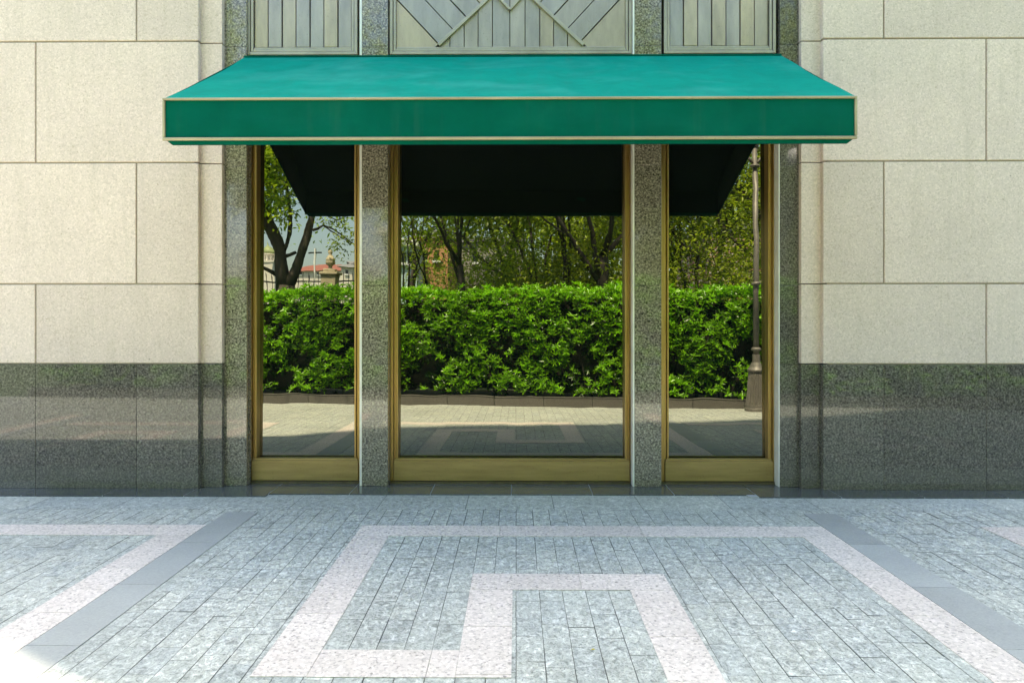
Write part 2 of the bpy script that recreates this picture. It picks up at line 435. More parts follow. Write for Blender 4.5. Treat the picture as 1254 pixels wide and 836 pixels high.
# granite piers
pL0, pL1 = sL - .08, PX(302, 0); pR0, pR1 = PX(955, 0), sR + .08
mL0, mL1 = PX(443, 0), PX(475, 0); mR0, mR1 = PX(777, 0), PX(810, 0)
def pier(x0, x1, mat='pier_granite'):
    rows = [.012] + [z - .01 for z in ZR] + [5.6]
    m = MB()
    for z0, z1 in zip(rows, rows[1:]): m.box(x0, x1, .0, .28, z0 + .0012, z1 - .0012, rr.random())
    return m.build('granite_pier', M[mat], B, bevel=.002)
pier(pL0, pL1); pier(mL0, mL1); pier(mR0, mR1); pier(pR0, pR1, 'dark_granite')
tr = MB(); tr.box(mL0 - .022, mL0 - .001, .012, .12, .012, 5.5); tr.build('edge_trim_glint', M['arris'], B)
tr = MB(); tr.box(mR0 - .014, mR0 - .001, .002, .12, .012, 5.5); tr.build('edge_trim_glint', M['arris'], B)  # pale strip paints the bright reflection along this pier's arris
tr = MB(); tr.box(pR0 - .009, pR0 - .001, .002, .12, .012, 3.7); tr.build('edge_trim_glint', M['arris'], B)  # pale strip stands for the skylit reveal of this pier
# windows
FY = .105
def window(x0, x1, g0, g1, lab):
    """x0..x1 opening; g0..g1 visible glass"""
    fr = MB(); zt = 3.70; zb = .035
    # stepped jambs
    fr.box(x0 + .002, g0 - .040, FY, .25, zb, zt); fr.box(g1 + .040, x1 - .002, FY, .25, zb, zt)
    fr.box(g0 - .0365, g0 - .0185, FY + .024, .25, zb, zt); fr.box(g1 + .0185, g1 + .0365, FY + .024, .25, zb, zt)
    fr.box(g0 - .015, g0, FY + .008, .25, zb, zt); fr.box(g1, g1 + .015, FY + .008, .25, zb, zt)
    fr.box(g0, g1, FY + .01, .25, zt - .10, zt)
    f = fr.build('window', M['bronze'], B, bevel=.002)
    if lab: f['label'] = lab
    rl = MB(); rl.box(g0 - .036, g1 + .036, FY - .012, FY + .05, zb + .004, .218); rl.box(g0 - .030, g1 + .030, FY - .004, FY + .06, .219, .236)
    rl.build('bottom_rail', M['bronze_rail'], f, bevel=.0025)
    sl = MB(); sl.box(x0 + .004, x1 - .004, FY - .02, .26, .012, .034); sl.build('sill', M['dark_bronze'], f)
    pn = MB(); a = TILT
    def yy(z): return .2 + (z - 1.5) * a
    z0, z1 = .20, zt - .05
    b = len(pn.v); e0, e1 = g0 - .006, g1 + .006
    pn.v += [(e0, yy(z0), z0), (e1, yy(z0), z0), (e1, yy(z1), z1), (e0, yy(z1), z1)]
    pn.v += [(e0, yy(z0) + .012, z0), (e1, yy(z0) + .012, z0), (e1, yy(z1) + .012, z1), (e0, yy(z1) + .012, z1)]
    for q in ((0,1,2,3),(7,6,5,4),(0,4,5,1),(1,5,6,2),(2,6,7,3),(3,7,4,0)): pn.f.append(q); pn.var.append(.5)
    pn.build('pane', M['glass'], f)
GY = .13
window(pL1, mL0 - .024, PX(318, .19), PX(434, .113), None)
window(mL1, mR0 - .016, PX(489, .19), PX(764, .19), 'wide middle shop window')
window(mR1, pR0 - .010, PX(819, .113), PX(937, .19), None)
# spandrel metal panels above
def clip(poly, a, b, c):
    """keep a*x+b*z+c >= 0"""
    out = []
    for i in range(len(poly)):
        p, q = poly[i], poly[(i+1) % len(poly)]
        dp = a*p[0] + b*p[1] + c; dq = a*q[0] + b*q[1] + c
        if dp >= 0: out.append(p)
        if dp * dq < 0:
            t = dp / (dp - dq); out.append((p[0] + (q[0]-p[0])*t, p[1] + (q[1]-p[1])*t))
    return out
PY_ = .03; ZT = 5.45
def panel_frame(x0, x1):
    fr = MB(); z0 = P(0, 68.5, PY_)[1]
    def ring(a0, a1, b0, yf, yb, w):
        fr.box(a0, a0 + w, yf, yb, b0, ZT); fr.box(a1 - w, a1, yf, yb, b0, ZT)
        fr.box(a0 + w, a1 - w, yf, yb, b0, b0 + w); fr.box(a0 + w, a1 - w, yf, yb, ZT - w, ZT)
    ring(x0, x1, z0, PY_, .2, .027)
    ring(x0 + .032, x1 - .032, z0 + .032, PY_ + .012, .2, .022)
    bkx = MB(); bkx.box(x0 + .01, x1 - .01, .10, .24, z0 + .01, ZT - .01)
    f = fr.build('metal_panel', M['panel_frame'], B, bevel=.003)
    bkx.build('backing_plate', M['dark_bronze'], f)
    return f, x0 + .056, x1 - .056, z0 + .056
def boards(f, polys, y0=.058, name='panel_board', mat='panel_a'):
    m = MB()
    for i, (pl, dy) in enumerate(polys):
        if len(pl) >= 3: m.prism_y(pl, y0 + dy, .12, var=rr.random())
    return m.build(name, M[mat], f, bevel=.005)
for (xa, xb) in ((PX(302, PY_), PX(437.5, PY_)), (PX(813, PY_), PX(950.5, PY_))):
    f, i0, i1, zb = panel_frame(xa, xb)
    n = 7; w = (i1 - i0) / n; pl = []
    for k in range(n):
        a, b2 = i0 + k*w + .004, i0 + (k+1)*w - .004
        # shallow tilted board: left edge further out, like folded metal
        pl.append(([(a, zb + .022), (b2, zb + .022), (b2, ZT - .06), (a, ZT - .06)], (0 if k % 2 else .008)))
    boards(f, pl)
    ins = MB(); ins.box(i0, i1, .052, .12, zb, zb + .018); ins.build('inner_sill', M['panel_frame'], f, bevel=.004)
f, i0, i1, zb = panel_frame(PX(477, PY_), PX(774, PY_))
def q(px, py): return P(px, py, .06)
A0 = q(537.3, 56); A1 = q(597, 0); B0 = q(714.6, 56); B1 = q(654, 0)
def line(p, r):
    a = -(r[1] - p[1]); b = (r[0] - p[0]); n = math.hypot(a, b); a /= n; b /= n
    return a, b, -(a*p[0] + b*p[1])
LA = line(A0, A1)       # positive on the left/top side of A
LBn = line(B0, B1)      # positive on its left/bottom side
rect = [(i0, zb + .02), (i1, zb + .02), (i1, ZT - .06), (i0, ZT - .06)]
pl = []
# vertical boards in the middle, below both diagonals
ribs = [i0 + 0] + [q(p, 0)[0] for p in (534, 551, 568.4, 585.5, 603, 624.4, 643, 661, 678, 695, 712)] + [i1]
for a, b2 in zip(ribs[1:-1], ribs[2:-1]):
    p = [(a + .004, zb + .02), (b2 - .004, zb + .02), (b2 - .004, ZT - .06), (a + .004, ZT - .06)]
    p = clip(p, -LA[0], -LA[1], -LA[2] - .012); p = clip(p, LBn[0], LBn[1], LBn[2] - .012)
    if len(p) >= 3: pl.append((p, .0 if len(pl) % 2 else .006))
# diagonal boards beside them, square to the diagonals
def diag(LX, sgn, pts, apex_side):
    res = []
    d = (LX[0] * apex_side, LX[1] * apex_side)   # direction away from the diagonal
    offs = []
    tdir = (-d[1], d[0])
    vals = sorted([tdir[0]*p[0] + tdir[1]*p[1] for p in pts])
    step = (vals[-1] - vals[0]) / (len(vals) - 1)
    ext = [vals[0] - step * k for k in range(10, 0, -1)] + vals + [vals[-1] + step * k for k in range(1, 11)]
    low = (i0, zb) if apex_side > 0 else (i1, zb)
    lowv = tdir[0]*low[0] + tdir[1]*low[1]
    if lowv < vals[0]: segs = [(lowv - 1, vals[0])] + [(a, b2) for a, b2 in zip(ext, ext[1:]) if a >= vals[0] - 1e-6]
    else: segs = [(vals[-1], lowv + 1)] + [(a, b2) for a, b2 in zip(ext, ext[1:]) if b2 <= vals[-1] + 1e-6]
    for a, b2 in segs:
        p = list(rect)
        p = clip(p, tdir[0], tdir[1], -a - .005); p = clip(p, -tdir[0], -tdir[1], b2 - .005)
        p = clip(p, LX[0]*apex_side, LX[1]*apex_side, LX[2]*apex_side - .014)
        if len(p) >= 3: res.append(p)
    return res
L_pts = [q(534, 51), q(552, 33.6), q(569, 19)]; R_pts = [q(713, 49), q(697.5, 32.7), q(680, 17)]
apexx = (A0[0] + B0[0]) / 2
for p in diag(LA, 1, L_pts, 1):
    p = clip(p, -1, 0, apexx - .004)
    if len(p) >= 3: pl.append((p, .0 if len(pl) % 2 else .007))
for p in diag(LBn, 1, R_pts, -1):
    p = clip(p, 1, 0, -apexx - .004)
    if len(p) >= 3: pl.append((p, .0 if len(pl) % 2 else .007))
boards(f, pl)
ins = MB(); ins.box(i0, i1, .052, .12, zb, zb + .018); ins.build('inner_sill', M['panel_frame'], f, bevel=.004)
def bar(p, r, w, ext=0):
    m = MB(); dx, dz = r[0]-p[0], r[1]-p[1]; n = math.hypot(dx, dz); dx /= n; dz /= n
    r = (r[0] + dx*ext, r[1] + dz*ext); nx, nz = -dz*w/2, dx*w/2
    pts = [(p[0]-nx, p[1]-nz), (r[0]-nx, r[1]-nz), (r[0]+nx, r[1]+nz), (p[0]+nx, p[1]+nz)]
    return pts
for (p, r, e) in ((A0, A1, .25), (B0, B1, .25)):
    m = MB(); m.prism_y(bar(p, r, .030, e), .036, .10); m.build('lattice_bar', M['panel_frame'], f, bevel=.003)
V0 = q(624.4, 13)
for s_ in (-1, 1):
    m = MB(); m.prism_y(bar((V0[0] + s_*.0, V0[1]), (V0[0] + s_ * .5, V0[1] + .55), .022), .030 + (.002 if s_ > 0 else 0), .09); m.build('lattice_bar', M['panel_frame'], f, bevel=.002)
# body behind the facade and an unseen upper block, its outline shaped to throw the pavement's shade edge
bd_ = MB(); bd_.box(-9.5, 9.5, .30, 9.5, -.01, 5.6); bd_.build('building_core', M['roofing'], B)
cp = MB(); cp.box(-9.52, 9.52, MY - .01, .32, 5.602, 5.66); cp.build('coping', M['limestone'], B, bevel=.01)
AZ = math.radians(12); EL = math.radians(66)
HB = 13.0; LSH = HB / math.tan(EL); sx, sy = LSH * math.sin(AZ), LSH * math.cos(AZ)
edge = [(-3.0, 2.66), (-2.5, 2.96), (-1.9, 3.32), (-1.3, 3.52), (-.5, 3.60), (1.5, 3.85), (4.0, 4.35), (5.2, 4.9), (6.5, 5.55), (9.4, 5.62)]
pts = [(-9.5, 5.6)] + [(x - sx, sy - p) for x, p in edge] + [(9.5, .04), (9.5, 9.5), (-9.5, 9.5)]
up = MB(); n = len(pts)
up.v += [(x, y, 5.601) for x, y in pts] + [(x, y, HB) for x, y in pts]
up.f.append(tuple(reversed(range(n)))); up.f.append(tuple(range(n, 2*n))); up.var += [.5, .5]
for i in range(n):
    j = (i+1) % n; up.f.append((i, j, n+j, n+i)); up.var.append(.5)
up.build('shadow_block', M['limestone'], B)

# ------------------------------------------------------------------ awning
AW = thing('awning', 'green canvas shop awning with champagne metal rails over the windows', 'awning', (0, -.02, 2.73))
AY = -1.38; WY = -.022
xa0, xa1 = PX(299, WY), PX(957, WY); zw = P(628, 69.5, WY)[1]
xf0, xf1 = PX(198.3, AY), PX(1050.5, AY); zft = P(626, 118.5, AY)[1]; zfb = P(626, 171, AY)[1]
zws = 3.27
cn = MB()
# gently sagging canvas top with thickness
nx, ny = 140, 16
def top_pt(i, j, dz=0):
    s = i / nx; t = j / ny
    x = (xa0 + (xa1 - xa0) * s) * (1 - t) + (xf0 + (xf1 - xf0) * s) * t
    y = WY + (AY + .012 - WY) * t; z = zw + (zft - .006 - zw) * t
    z -= .010 * math.sin(PI * t) * (1 + .5 * math.sin(s * 23)) + .004*math.sin(PI*t)*math.sin(s*61 + 2*math.sin(t*3)) + .003*math.sin(PI*t)*math.sin(s*17 + t*7) + dz
    return (x, y, z)
for dz in (0, .006):
    b = len(cn.v)
    for j in range(ny + 1):
        for i in range(nx + 1): cn.v.append(top_pt(i, j, dz))
    for j in range(ny):
        for i in range(nx):
            a = b + j*(nx+1) + i; qd = (a, a + nx + 1, a + nx + 2, a + 1)
            cn.f.append(qd if dz == 0 else qd[::-1]); cn.var.append(.5)
cn.build('canopy', M['canopy'], AW, smooth=True)
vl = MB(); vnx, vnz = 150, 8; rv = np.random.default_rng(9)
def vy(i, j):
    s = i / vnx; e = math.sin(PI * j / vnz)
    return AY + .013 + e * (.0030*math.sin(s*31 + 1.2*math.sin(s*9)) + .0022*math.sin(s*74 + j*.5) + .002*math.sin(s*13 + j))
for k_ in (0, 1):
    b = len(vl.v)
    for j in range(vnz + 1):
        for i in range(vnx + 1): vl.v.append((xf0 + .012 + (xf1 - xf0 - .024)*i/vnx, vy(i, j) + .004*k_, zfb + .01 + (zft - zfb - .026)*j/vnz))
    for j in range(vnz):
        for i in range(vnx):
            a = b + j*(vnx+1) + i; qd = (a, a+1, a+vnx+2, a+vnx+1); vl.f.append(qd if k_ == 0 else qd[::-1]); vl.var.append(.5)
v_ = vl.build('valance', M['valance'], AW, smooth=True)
lip = MB(); b = 0
lz0, lz1 = zfb + .012, zfb - .023
lip.v += [(xf0 + .01, AY + .019, lz0), (xf1 - .01, AY + .019, lz0), (xf1 - .055, AY + .022, lz1), (xf0 + .055, AY + .022, lz1),
          (xf0 + .01, AY + .06, lz0), (xf1 - .01, AY + .06, lz0), (xf1 - .055, AY + .05, lz1), (xf0 + .055, AY + .05, lz1)]
for qd in ((0,3,2,1),(4,5,6,7),(0,1,5,4),(3,7,6,2),(0,4,7,3),(1,2,6,5)): lip.f.append(qd[::-1]); lip.var.append(.5)
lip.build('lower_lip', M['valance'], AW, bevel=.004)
for (xw, xf, s_) in ((xa0, xf0, 1), (xa1, xf1, -1)):
    sd = MB(); t = .006 * s_
    pts = [(xw, WY, zws), (xf + .006*s_, AY + .012, zfb + .01), (xf + .006*s_, AY + .012, zft - .012), (xw, WY, zw - .006)]
    b = len(sd.v); sd.v += pts + [(x + t, y, z) for x, y, z in pts]
    for qd in ((0,1,2,3),(7,6,5,4),(0,4,5,1),(1,5,6,2),(2,6,7,3),(3,7,4,0)): sd.f.append(qd); sd.var.append(.5)
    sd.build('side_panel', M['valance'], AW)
rw = .019
def rail(pts): 
    m = MB(); m.tube(pts, .011, 10); return m
for nm, mk in (('front_rail', (xf0, xf1, zft - rw*.9, zft)), ('front_rail', (xf0, xf1, zfb, zfb + rw*1.1))):
    m = MB(); m.box(mk[0], mk[1], AY, AY + .02, mk[2], mk[3]); m.build(nm, M['alu'], AW, bevel=.005)
for xx in (xf0, xf1 - .018):
    m = MB(); m.box(xx, xx + .018, AY + .001, AY + .02, zfb + rw*1.1 + .001, zft - rw*.9 - .001); m.build('corner_post', M['alu'], AW, bevel=.004)
m = MB(); m.box(xa0, xa1, WY - .01, WY + .02, zw - .002, zw + .014); m.build('wall_rail', M['valance'], AW, bevel=.003)
ln = MB(); dzl = .012  # added dark sheets under the canvas and behind the valance
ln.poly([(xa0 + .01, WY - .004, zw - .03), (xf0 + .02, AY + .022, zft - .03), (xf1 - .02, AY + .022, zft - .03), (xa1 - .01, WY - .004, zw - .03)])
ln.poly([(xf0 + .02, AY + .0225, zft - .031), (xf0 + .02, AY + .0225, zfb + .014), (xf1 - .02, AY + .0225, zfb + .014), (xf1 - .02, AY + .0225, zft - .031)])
ln.build('dark_underside', M['dark_underside'], AW)
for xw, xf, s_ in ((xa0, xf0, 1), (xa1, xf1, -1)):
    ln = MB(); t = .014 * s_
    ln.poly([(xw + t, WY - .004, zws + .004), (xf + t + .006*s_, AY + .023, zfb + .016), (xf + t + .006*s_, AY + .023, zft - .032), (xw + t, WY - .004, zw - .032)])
    ln.build('dark_side_inside', M['dark_underside'], AW)

# ------------------------------------------------------------------ leaves
def leaves(name, pos, dr, up, L, Wd, var, mat, parent=None):
    n = len(pos); dr = dr / np.linalg.norm(dr, axis=1)[:, None]
    sd = np.cross(dr, up); sd /= (np.linalg.norm(sd, axis=1)[:, None] + 1e-9); nm = np.cross(sd, dr)
    L = L[:, None]; Wd = Wd[:, None]
    off = np.array(offset(parent))[None, :]
    pos = pos - off
    v = np.empty((n, 6, 3)); 
    v[:, 0] = pos
    v[:, 1] = pos + dr*L*.35 + sd*Wd*.48 + nm*Wd*.18; v[:, 2] = pos + dr*L*.72 + sd*Wd*.40 + nm*Wd*.10
    v[:, 3] = pos + dr*L - nm*L*.12
    v[:, 4] = pos + dr*L*.72 - sd*Wd*.40 + nm*Wd*.10; v[:, 5] = pos + dr*L*.35 - sd*Wd*.48 + nm*Wd*.18
    me = bpy.data.meshes.new(name)
    me.vertices.add(n*6); me.vertices.foreach_set('co', v.reshape(-1))
    idx = (np.arange(n)[:, None, None]*6 + np.array([[0,1,2,3],[0,3,4,5]])[None]).reshape(-1)
    me.loops.add(n*8); me.loops.foreach_set('vertex_index', idx.astype(np.int32))
    me.polygons.add(n*2); me.polygons.foreach_set('loop_start', (np.arange(n*2)*4).astype(np.int32))
    me.update(calc_edges=True)
    at = me.attributes.new('var', 'FLOAT', 'FACE'); at.data.foreach_set('value', np.repeat(np.clip(var, 0, 1), 2))
    me.materials.append(mat)
    o = bpy.data.objects.new(name, me); COL.objects.link(o); o.parent = parent
    return o
def rosettes(cen, axis, k, Lm, rng, spread=(35, 85), wr=.30):
    n = len(cen); axis = axis / np.linalg.norm(axis, axis=1)[:, None]
    a = np.cross(axis, np.tile([0.13, 0.31, 0.94], (n, 1))); a /= np.linalg.norm(a, axis=1)[:, None]; b = np.cross(axis, a)
    ph = rng.uniform(0, 2*PI, (n, 1)) + np.arange(k)[None]*2.4
    el = np.radians(rng.uniform(spread[0], spread[1], (n, k)))
    d = (axis[:, None]*np.cos(el)[..., None] + (a[:, None]*np.cos(ph)[..., None] + b[:, None]*np.sin(ph)[..., None])*np.sin(el)[..., None])
    pos = np.repeat(cen, k, axis=0); d = d.reshape(-1, 3); up = np.repeat(axis, k, axis=0)
    L = Lm*rng.uniform(.65, 1.2, n*k)
    return pos, d, up, L, L*wr
def nz(x, y, z, s):
    return (np.sin(x*s*1.7 + 1.3*np.sin(z*s*1.1 + 2)) + np.sin(z*s*2.1 + y*s + 1.7*np.sin(x*s*.9)) + np.sin((x+z)*s*3.1 + .5) * .6 + np.sin((x-z)*s*4.3 + 2.2) * .45) / 3

# ------------------------------------------------------------------ planter kerb, hedge, lamp
KX0, KX1 = -9.4, 12.0
kb = MB(); x = KX0
while x < KX1:
    b2 = x + .9
    kb.v_ = None
    pts = [(x + .002, kerb_y(x)), (b2 - .002, kerb_y(b2)), (b2 - .002, kerb_y(b2) - .14), (x + .002, kerb_y(x) - .14)]
    b = len(kb.v); kb.v += [(px, py, -.02) for px, py in pts] + [(px, py, .17) for px, py in pts]; vv = rr.random()
    for qd in ((3,2,1,0),(4,5,6,7),(1,5,4,0)[::1] and (0,4,5,1),(1,5,6,2),(2,6,7,3),(3,7,4,0)):
        kb.f.append(tuple(b + i for i in qd)); kb.var.append(vv)
    x = b2
structure(kb.build('kerb', M['kerb'], bevel=.01))
so = MB(); so.poly([(KX0, kerb_y(KX0) - 2.2, .10), (KX1, kerb_y(KX1) - 2.2, .10), (KX1, kerb_y(KX1) - .13, .10), (KX0, kerb_y(KX0) - .13, .10)])
structure(so.build('planting_soil', M['soil']))
def make_hedge():
    rng = RNG
    H = thing('hedge', 'dense bright green leafy hedge behind a low stone kerb', 'hedge', (0, kerb_y(0) - .7, .1))
    top = lambda x: 2.12 + .03*np.sin(x*1.3) + .02*np.sin(x*3.1 + 1)
    def face(x): return -(6.25 - .10*x) - .20
    P_, A_, V_ = [], [], []
    # front face
    n = 21 * 420
    x = rng.uniform(-9.2, 12, n); z = .22 + rng.random(n)**.9 * (top(x) - .28)
    c = nz(x, 0*x, z, 2.6)
    keep = (c + rng.normal(0, .15, n) + (z - 1.0)*.16) > -.33
    x, z, c = x[keep], z[keep], c[keep]
    y = face(x) + np.clip(c, -.6, .6)*.12 + rng.normal(0, .03, len(x)) - np.clip(z - 1.8, 0, 1)*.25
    y = np.minimum(y, face(x) + .12)
    P_.append(np.stack([x, y, z], 1)); ax = np.stack([rng.normal(.0, .35, len(x)), np.ones(len(x))*.62, rng.normal(.9, .3, len(x))], 1); A_.append(ax)
    # top
    n = 21 * 190
    x = rng.uniform(-9.2, 12, n); t = rng.random(n); y = face(x) - .03 - t*1.1
    z = top(x) + nz(x, y, 0*x, 4)*.07 + rng.normal(0, .03, n)
    P_.append(np.stack([x, y, z], 1)); A_.append(np.stack([rng.normal(0, .3, n), rng.normal(.15, .3, n), np.ones(n)], 1))
    # sprigs reaching above the top
    n = 260
    x = rng.uniform(-9.2, 12, n); y = face(x) - rng.uniform(.05, .9, n); z = top(x) + rng.uniform(.05, .16, n)
    P_.append(np.stack([x, y, z], 1)); A_.append(np.stack([rng.normal(0, .2, n), rng.normal(0, .2, n), np.ones(n)], 1))
    # back, ends and interior
    n = 21 * 60
    x = rng.uniform(-9.2, 12, n); y = face(x) - 1.15 + rng.normal(0, .05, n); z = rng.uniform(.25, 2.1, n)
    P_.append(np.stack([x, y, z], 1)); A_.append(np.stack([rng.normal(0, .3, n), -np.ones(n), rng.normal(.5, .3, n)], 1))
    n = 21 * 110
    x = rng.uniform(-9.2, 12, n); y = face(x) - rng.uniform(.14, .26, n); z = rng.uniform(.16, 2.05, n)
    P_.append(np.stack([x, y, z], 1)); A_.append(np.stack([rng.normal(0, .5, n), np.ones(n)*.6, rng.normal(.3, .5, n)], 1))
    cen = np.concatenate(P_); ax = np.concatenate(A_)
    k = 8
    pos, d, up, L, Wd = rosettes(cen, ax, k, .104, rng, (25, 82), .25)
    vv_ = np.where(np.arange(len(cen)) >= len(cen) - 21*110, rng.uniform(-.1, .12, len(cen)), rng.uniform(.15, 1.0, len(cen))) + np.clip(cen[:, 2] - 1.85, 0, .3)  # sunlit top and dim gaps put into leaf tone; inner leaves also older
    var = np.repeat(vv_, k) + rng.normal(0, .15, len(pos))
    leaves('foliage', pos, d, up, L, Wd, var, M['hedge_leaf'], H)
    # near-black boxes put in for the shaded void, then thin wooden stems
    core = MB(); nx_ = 60
    xs = np.linspace(-9.1, 11.9, nx_)
    for a, b2 in zip(xs, xs[1:]):
        core.box(a, b2 + .001 * 0, float(face((a+b2)/2)) - 1.0, float(face((a+b2)/2)) - .24, .20 + rng.uniform(0, .1), 1.95 + rng.uniform(-.05, .05))
    core.build('dark_core', M['twig_and_void'], H)
    for i in range(60):
        st = MB()
        xx = rng.uniform(-9.1, 11.9); yy = float(face(xx)) - rng.uniform(.1, .9)
        st.tube([(xx, yy, .08), (xx + rng.uniform(-.1, .1), yy + rng.uniform(-.05, .1), .5), (xx + rng.uniform(-.2, .2), yy + rng.uniform(-.05, .12), 1.1)], [.016, .012, .006], 5)
        st.build('stem', M['twig_and_void'], H)
make_hedge()

def make_lamp():
    x, y, _ = R(925, 503, 5.50)
    T = thing('street_lamp', 'tall cast iron lamp post with fluted bell base beside the hedge kerb', 'street lamp', (x, y, 0))
    m = MB(); m.lathe(x, y, [(.20, .0), (.20, .05), (.185, .06), (.18, .12)], 28); m.lathe(x, y, [(.175, .12), (.16, .30), (.145, .50), (.135, .62), (.12, .68)], 96, 24, .10)
    m.lathe(x, y, [(.145, .68), (.15, .71), (.11, .76), (.075, .84), (.068, 1.0)], 28)
    m.build('base', M['lamp_paint'], T, smooth=False)
    m = MB(); m.lathe(x, y, [(.056, .99), (.050, 2.2), (.043, 4.6)], 20)
    for z in (1.05, 2.18, 4.25): m.lathe(x, y, [(.058, z), (.085, z + .015), (.085, z + .04), (.058, z + .06)], 20)
    m.build('pole', M['lamp_paint'], T, smooth=True)
    m = MB()
    for s_ in (-1, 1):
        m.tube([(x, y, 4.30), (x + s_*.12, y, 4.42), (x + s_*.30, y, 4.50), (x + s_*.48, y, 4.46), (x + s_*.52, y, 4.36)], [.03, .03, .026, .022, .018], 8)
    m.build('bracket', M['lamp_paint'], T, smooth=True)
    for s_ in (-1, 1):
        lx = x + s_*.52
        m = MB(); m.lathe(lx, y, [(.06, 4.05), (.12, 4.10), (.15, 4.22), (.12, 4.33), (.04, 4.37)], 18)
        m.build('lamp_globe', M['white_paint'], T, smooth=True)
    m = MB(); m.lathe(x, y, [(.05, 4.6), (.07, 4.64), (.03, 4.70), (.01, 4.82)], 14); m.build('finial', M['lamp_paint'], T)
make_lamp()

# ------------------------------------------------------------------ trees
def grow(mb, p, d, L, r, depth, rng, tips, bend=.25, up=.1, nseg=4, n=7):
    pts = [p.copy()]; rad = [r]; q_ = p.copy(); dd = d.normalized()
    for i in range(nseg):
        dd = (dd + Vector((rng.normal(0, bend), rng.normal(0, bend), rng.normal(up, bend*.6)))*.4).normalized()
        q_ = q_ + dd*(L/nseg); pts.append(q_.copy()); rad.append(r*(1 - .45*(i+1)/nseg))
    mb.tube(pts, rad, max(4, n), caps=True)
    if depth <= 1:
        for i in range(1, len(pts)): tips.append((pts[i], dd.copy()))
    if depth == 0: return
    k = 3 if depth > 1 else 3
    for i in range(k):
        a = rng.uniform(0, 2*PI); t = math.radians(rng.uniform(25, 60))
        e1 = dd.orthogonal().normalized(); e2 = dd.cross(e1)
        nd = dd*math.cos(t) + (e1*math.cos(a) + e2*math.sin(a))*math.sin(t)
        at = pts[-1] if i == 0 else pts[rng.integers(max(1, nseg-2), nseg+1)]
        grow(mb, at, nd, L*rng.uniform(.6, .85), rad[-1]*.8, depth-1, rng, tips, bend, up, nseg, n-1)
def foliage_from(tips, rng, per, spread, Lm, name, mat, parent, wr=.42, pref=None):
    c = np.array([tuple(t[0]) for t in tips]); n = len(c)
    per = max(6, int(per*.72)); pos = np.repeat(c, per, axis=0) + rng.normal(0, 1, (n*per, 3))*spread
    pos[:, 2] -= .15*spread
    m = len(pos)
    d = rng.normal(0, 1, (m, 3)); d[:, 2] -= .3
    up = rng.normal(0, .5, (m, 3)); up[:, 2] += 1
    L = Lm*rng.uniform(.6, 1.3, m)
    var = np.repeat(rng.uniform(.1, .9, n), per) + rng.normal(0, .15, m)
    return leaves(name, pos, d, up, L, L*wr, var, mat, parent)
def tree(x, y, h, r, seed, label, mat='tree_leaf', lean=(0, 0), depth=4, per=26, spread=.28, Lm=.13, trunk_h=None, bend=.28, group='park trees behind the hedge', stems=1, cat='tree', name='tree'):
    rng = np.random.default_rng(seed); T = thing(name, label, cat, (x, y, 0), group)
    mb = MB(); tips = []
    th_ = trunk_h or h*.35
    for s_ in range(stems):
        a = rng.uniform(0, 2*PI) if stems > 1 else 0
        d = Vector((lean[0] + (.25*math.cos(a) if stems > 1 else 0), lean[1] + (.25*math.sin(a) if stems > 1 else 0), 1)).normalized()
        base = Vector((x + (.12*math.cos(a) if stems > 1 else 0), y + (.12*math.sin(a) if stems > 1 else 0), -.05))
        pts = [base]; rad = [r*1.25]; q_ = base.copy()
        for i in range(5):
            d = (d + Vector((rng.normal(0, .05), rng.normal(0, .05), .03))).normalized(); q_ = q_ + d*th_/5; pts.append(q_.copy()); rad.append(r*(1 - .06*i))
        mb.tube(pts, rad, 10)
        for i in range(4 if stems == 1 else 2):
            a = rng.uniform(0, 2*PI) + i*2.1; t = math.radians(rng.uniform(12, 50)); e1 = d.orthogonal().normalized(); e2 = d.cross(e1)
            nd = d*math.cos(t) + (e1*math.cos(a) + e2*math.sin(a))*math.sin(t)
            grow(mb, pts[-1 - (i % 2)], nd, (h - th_)*.42, r*.45, depth - 1, rng, tips, bend, .1)
    mb.build('trunk', M['bark'], T, smooth=True)
    foliage_from(tips, rng, per, spread, Lm, 'crown', M[mat], T)
    return T

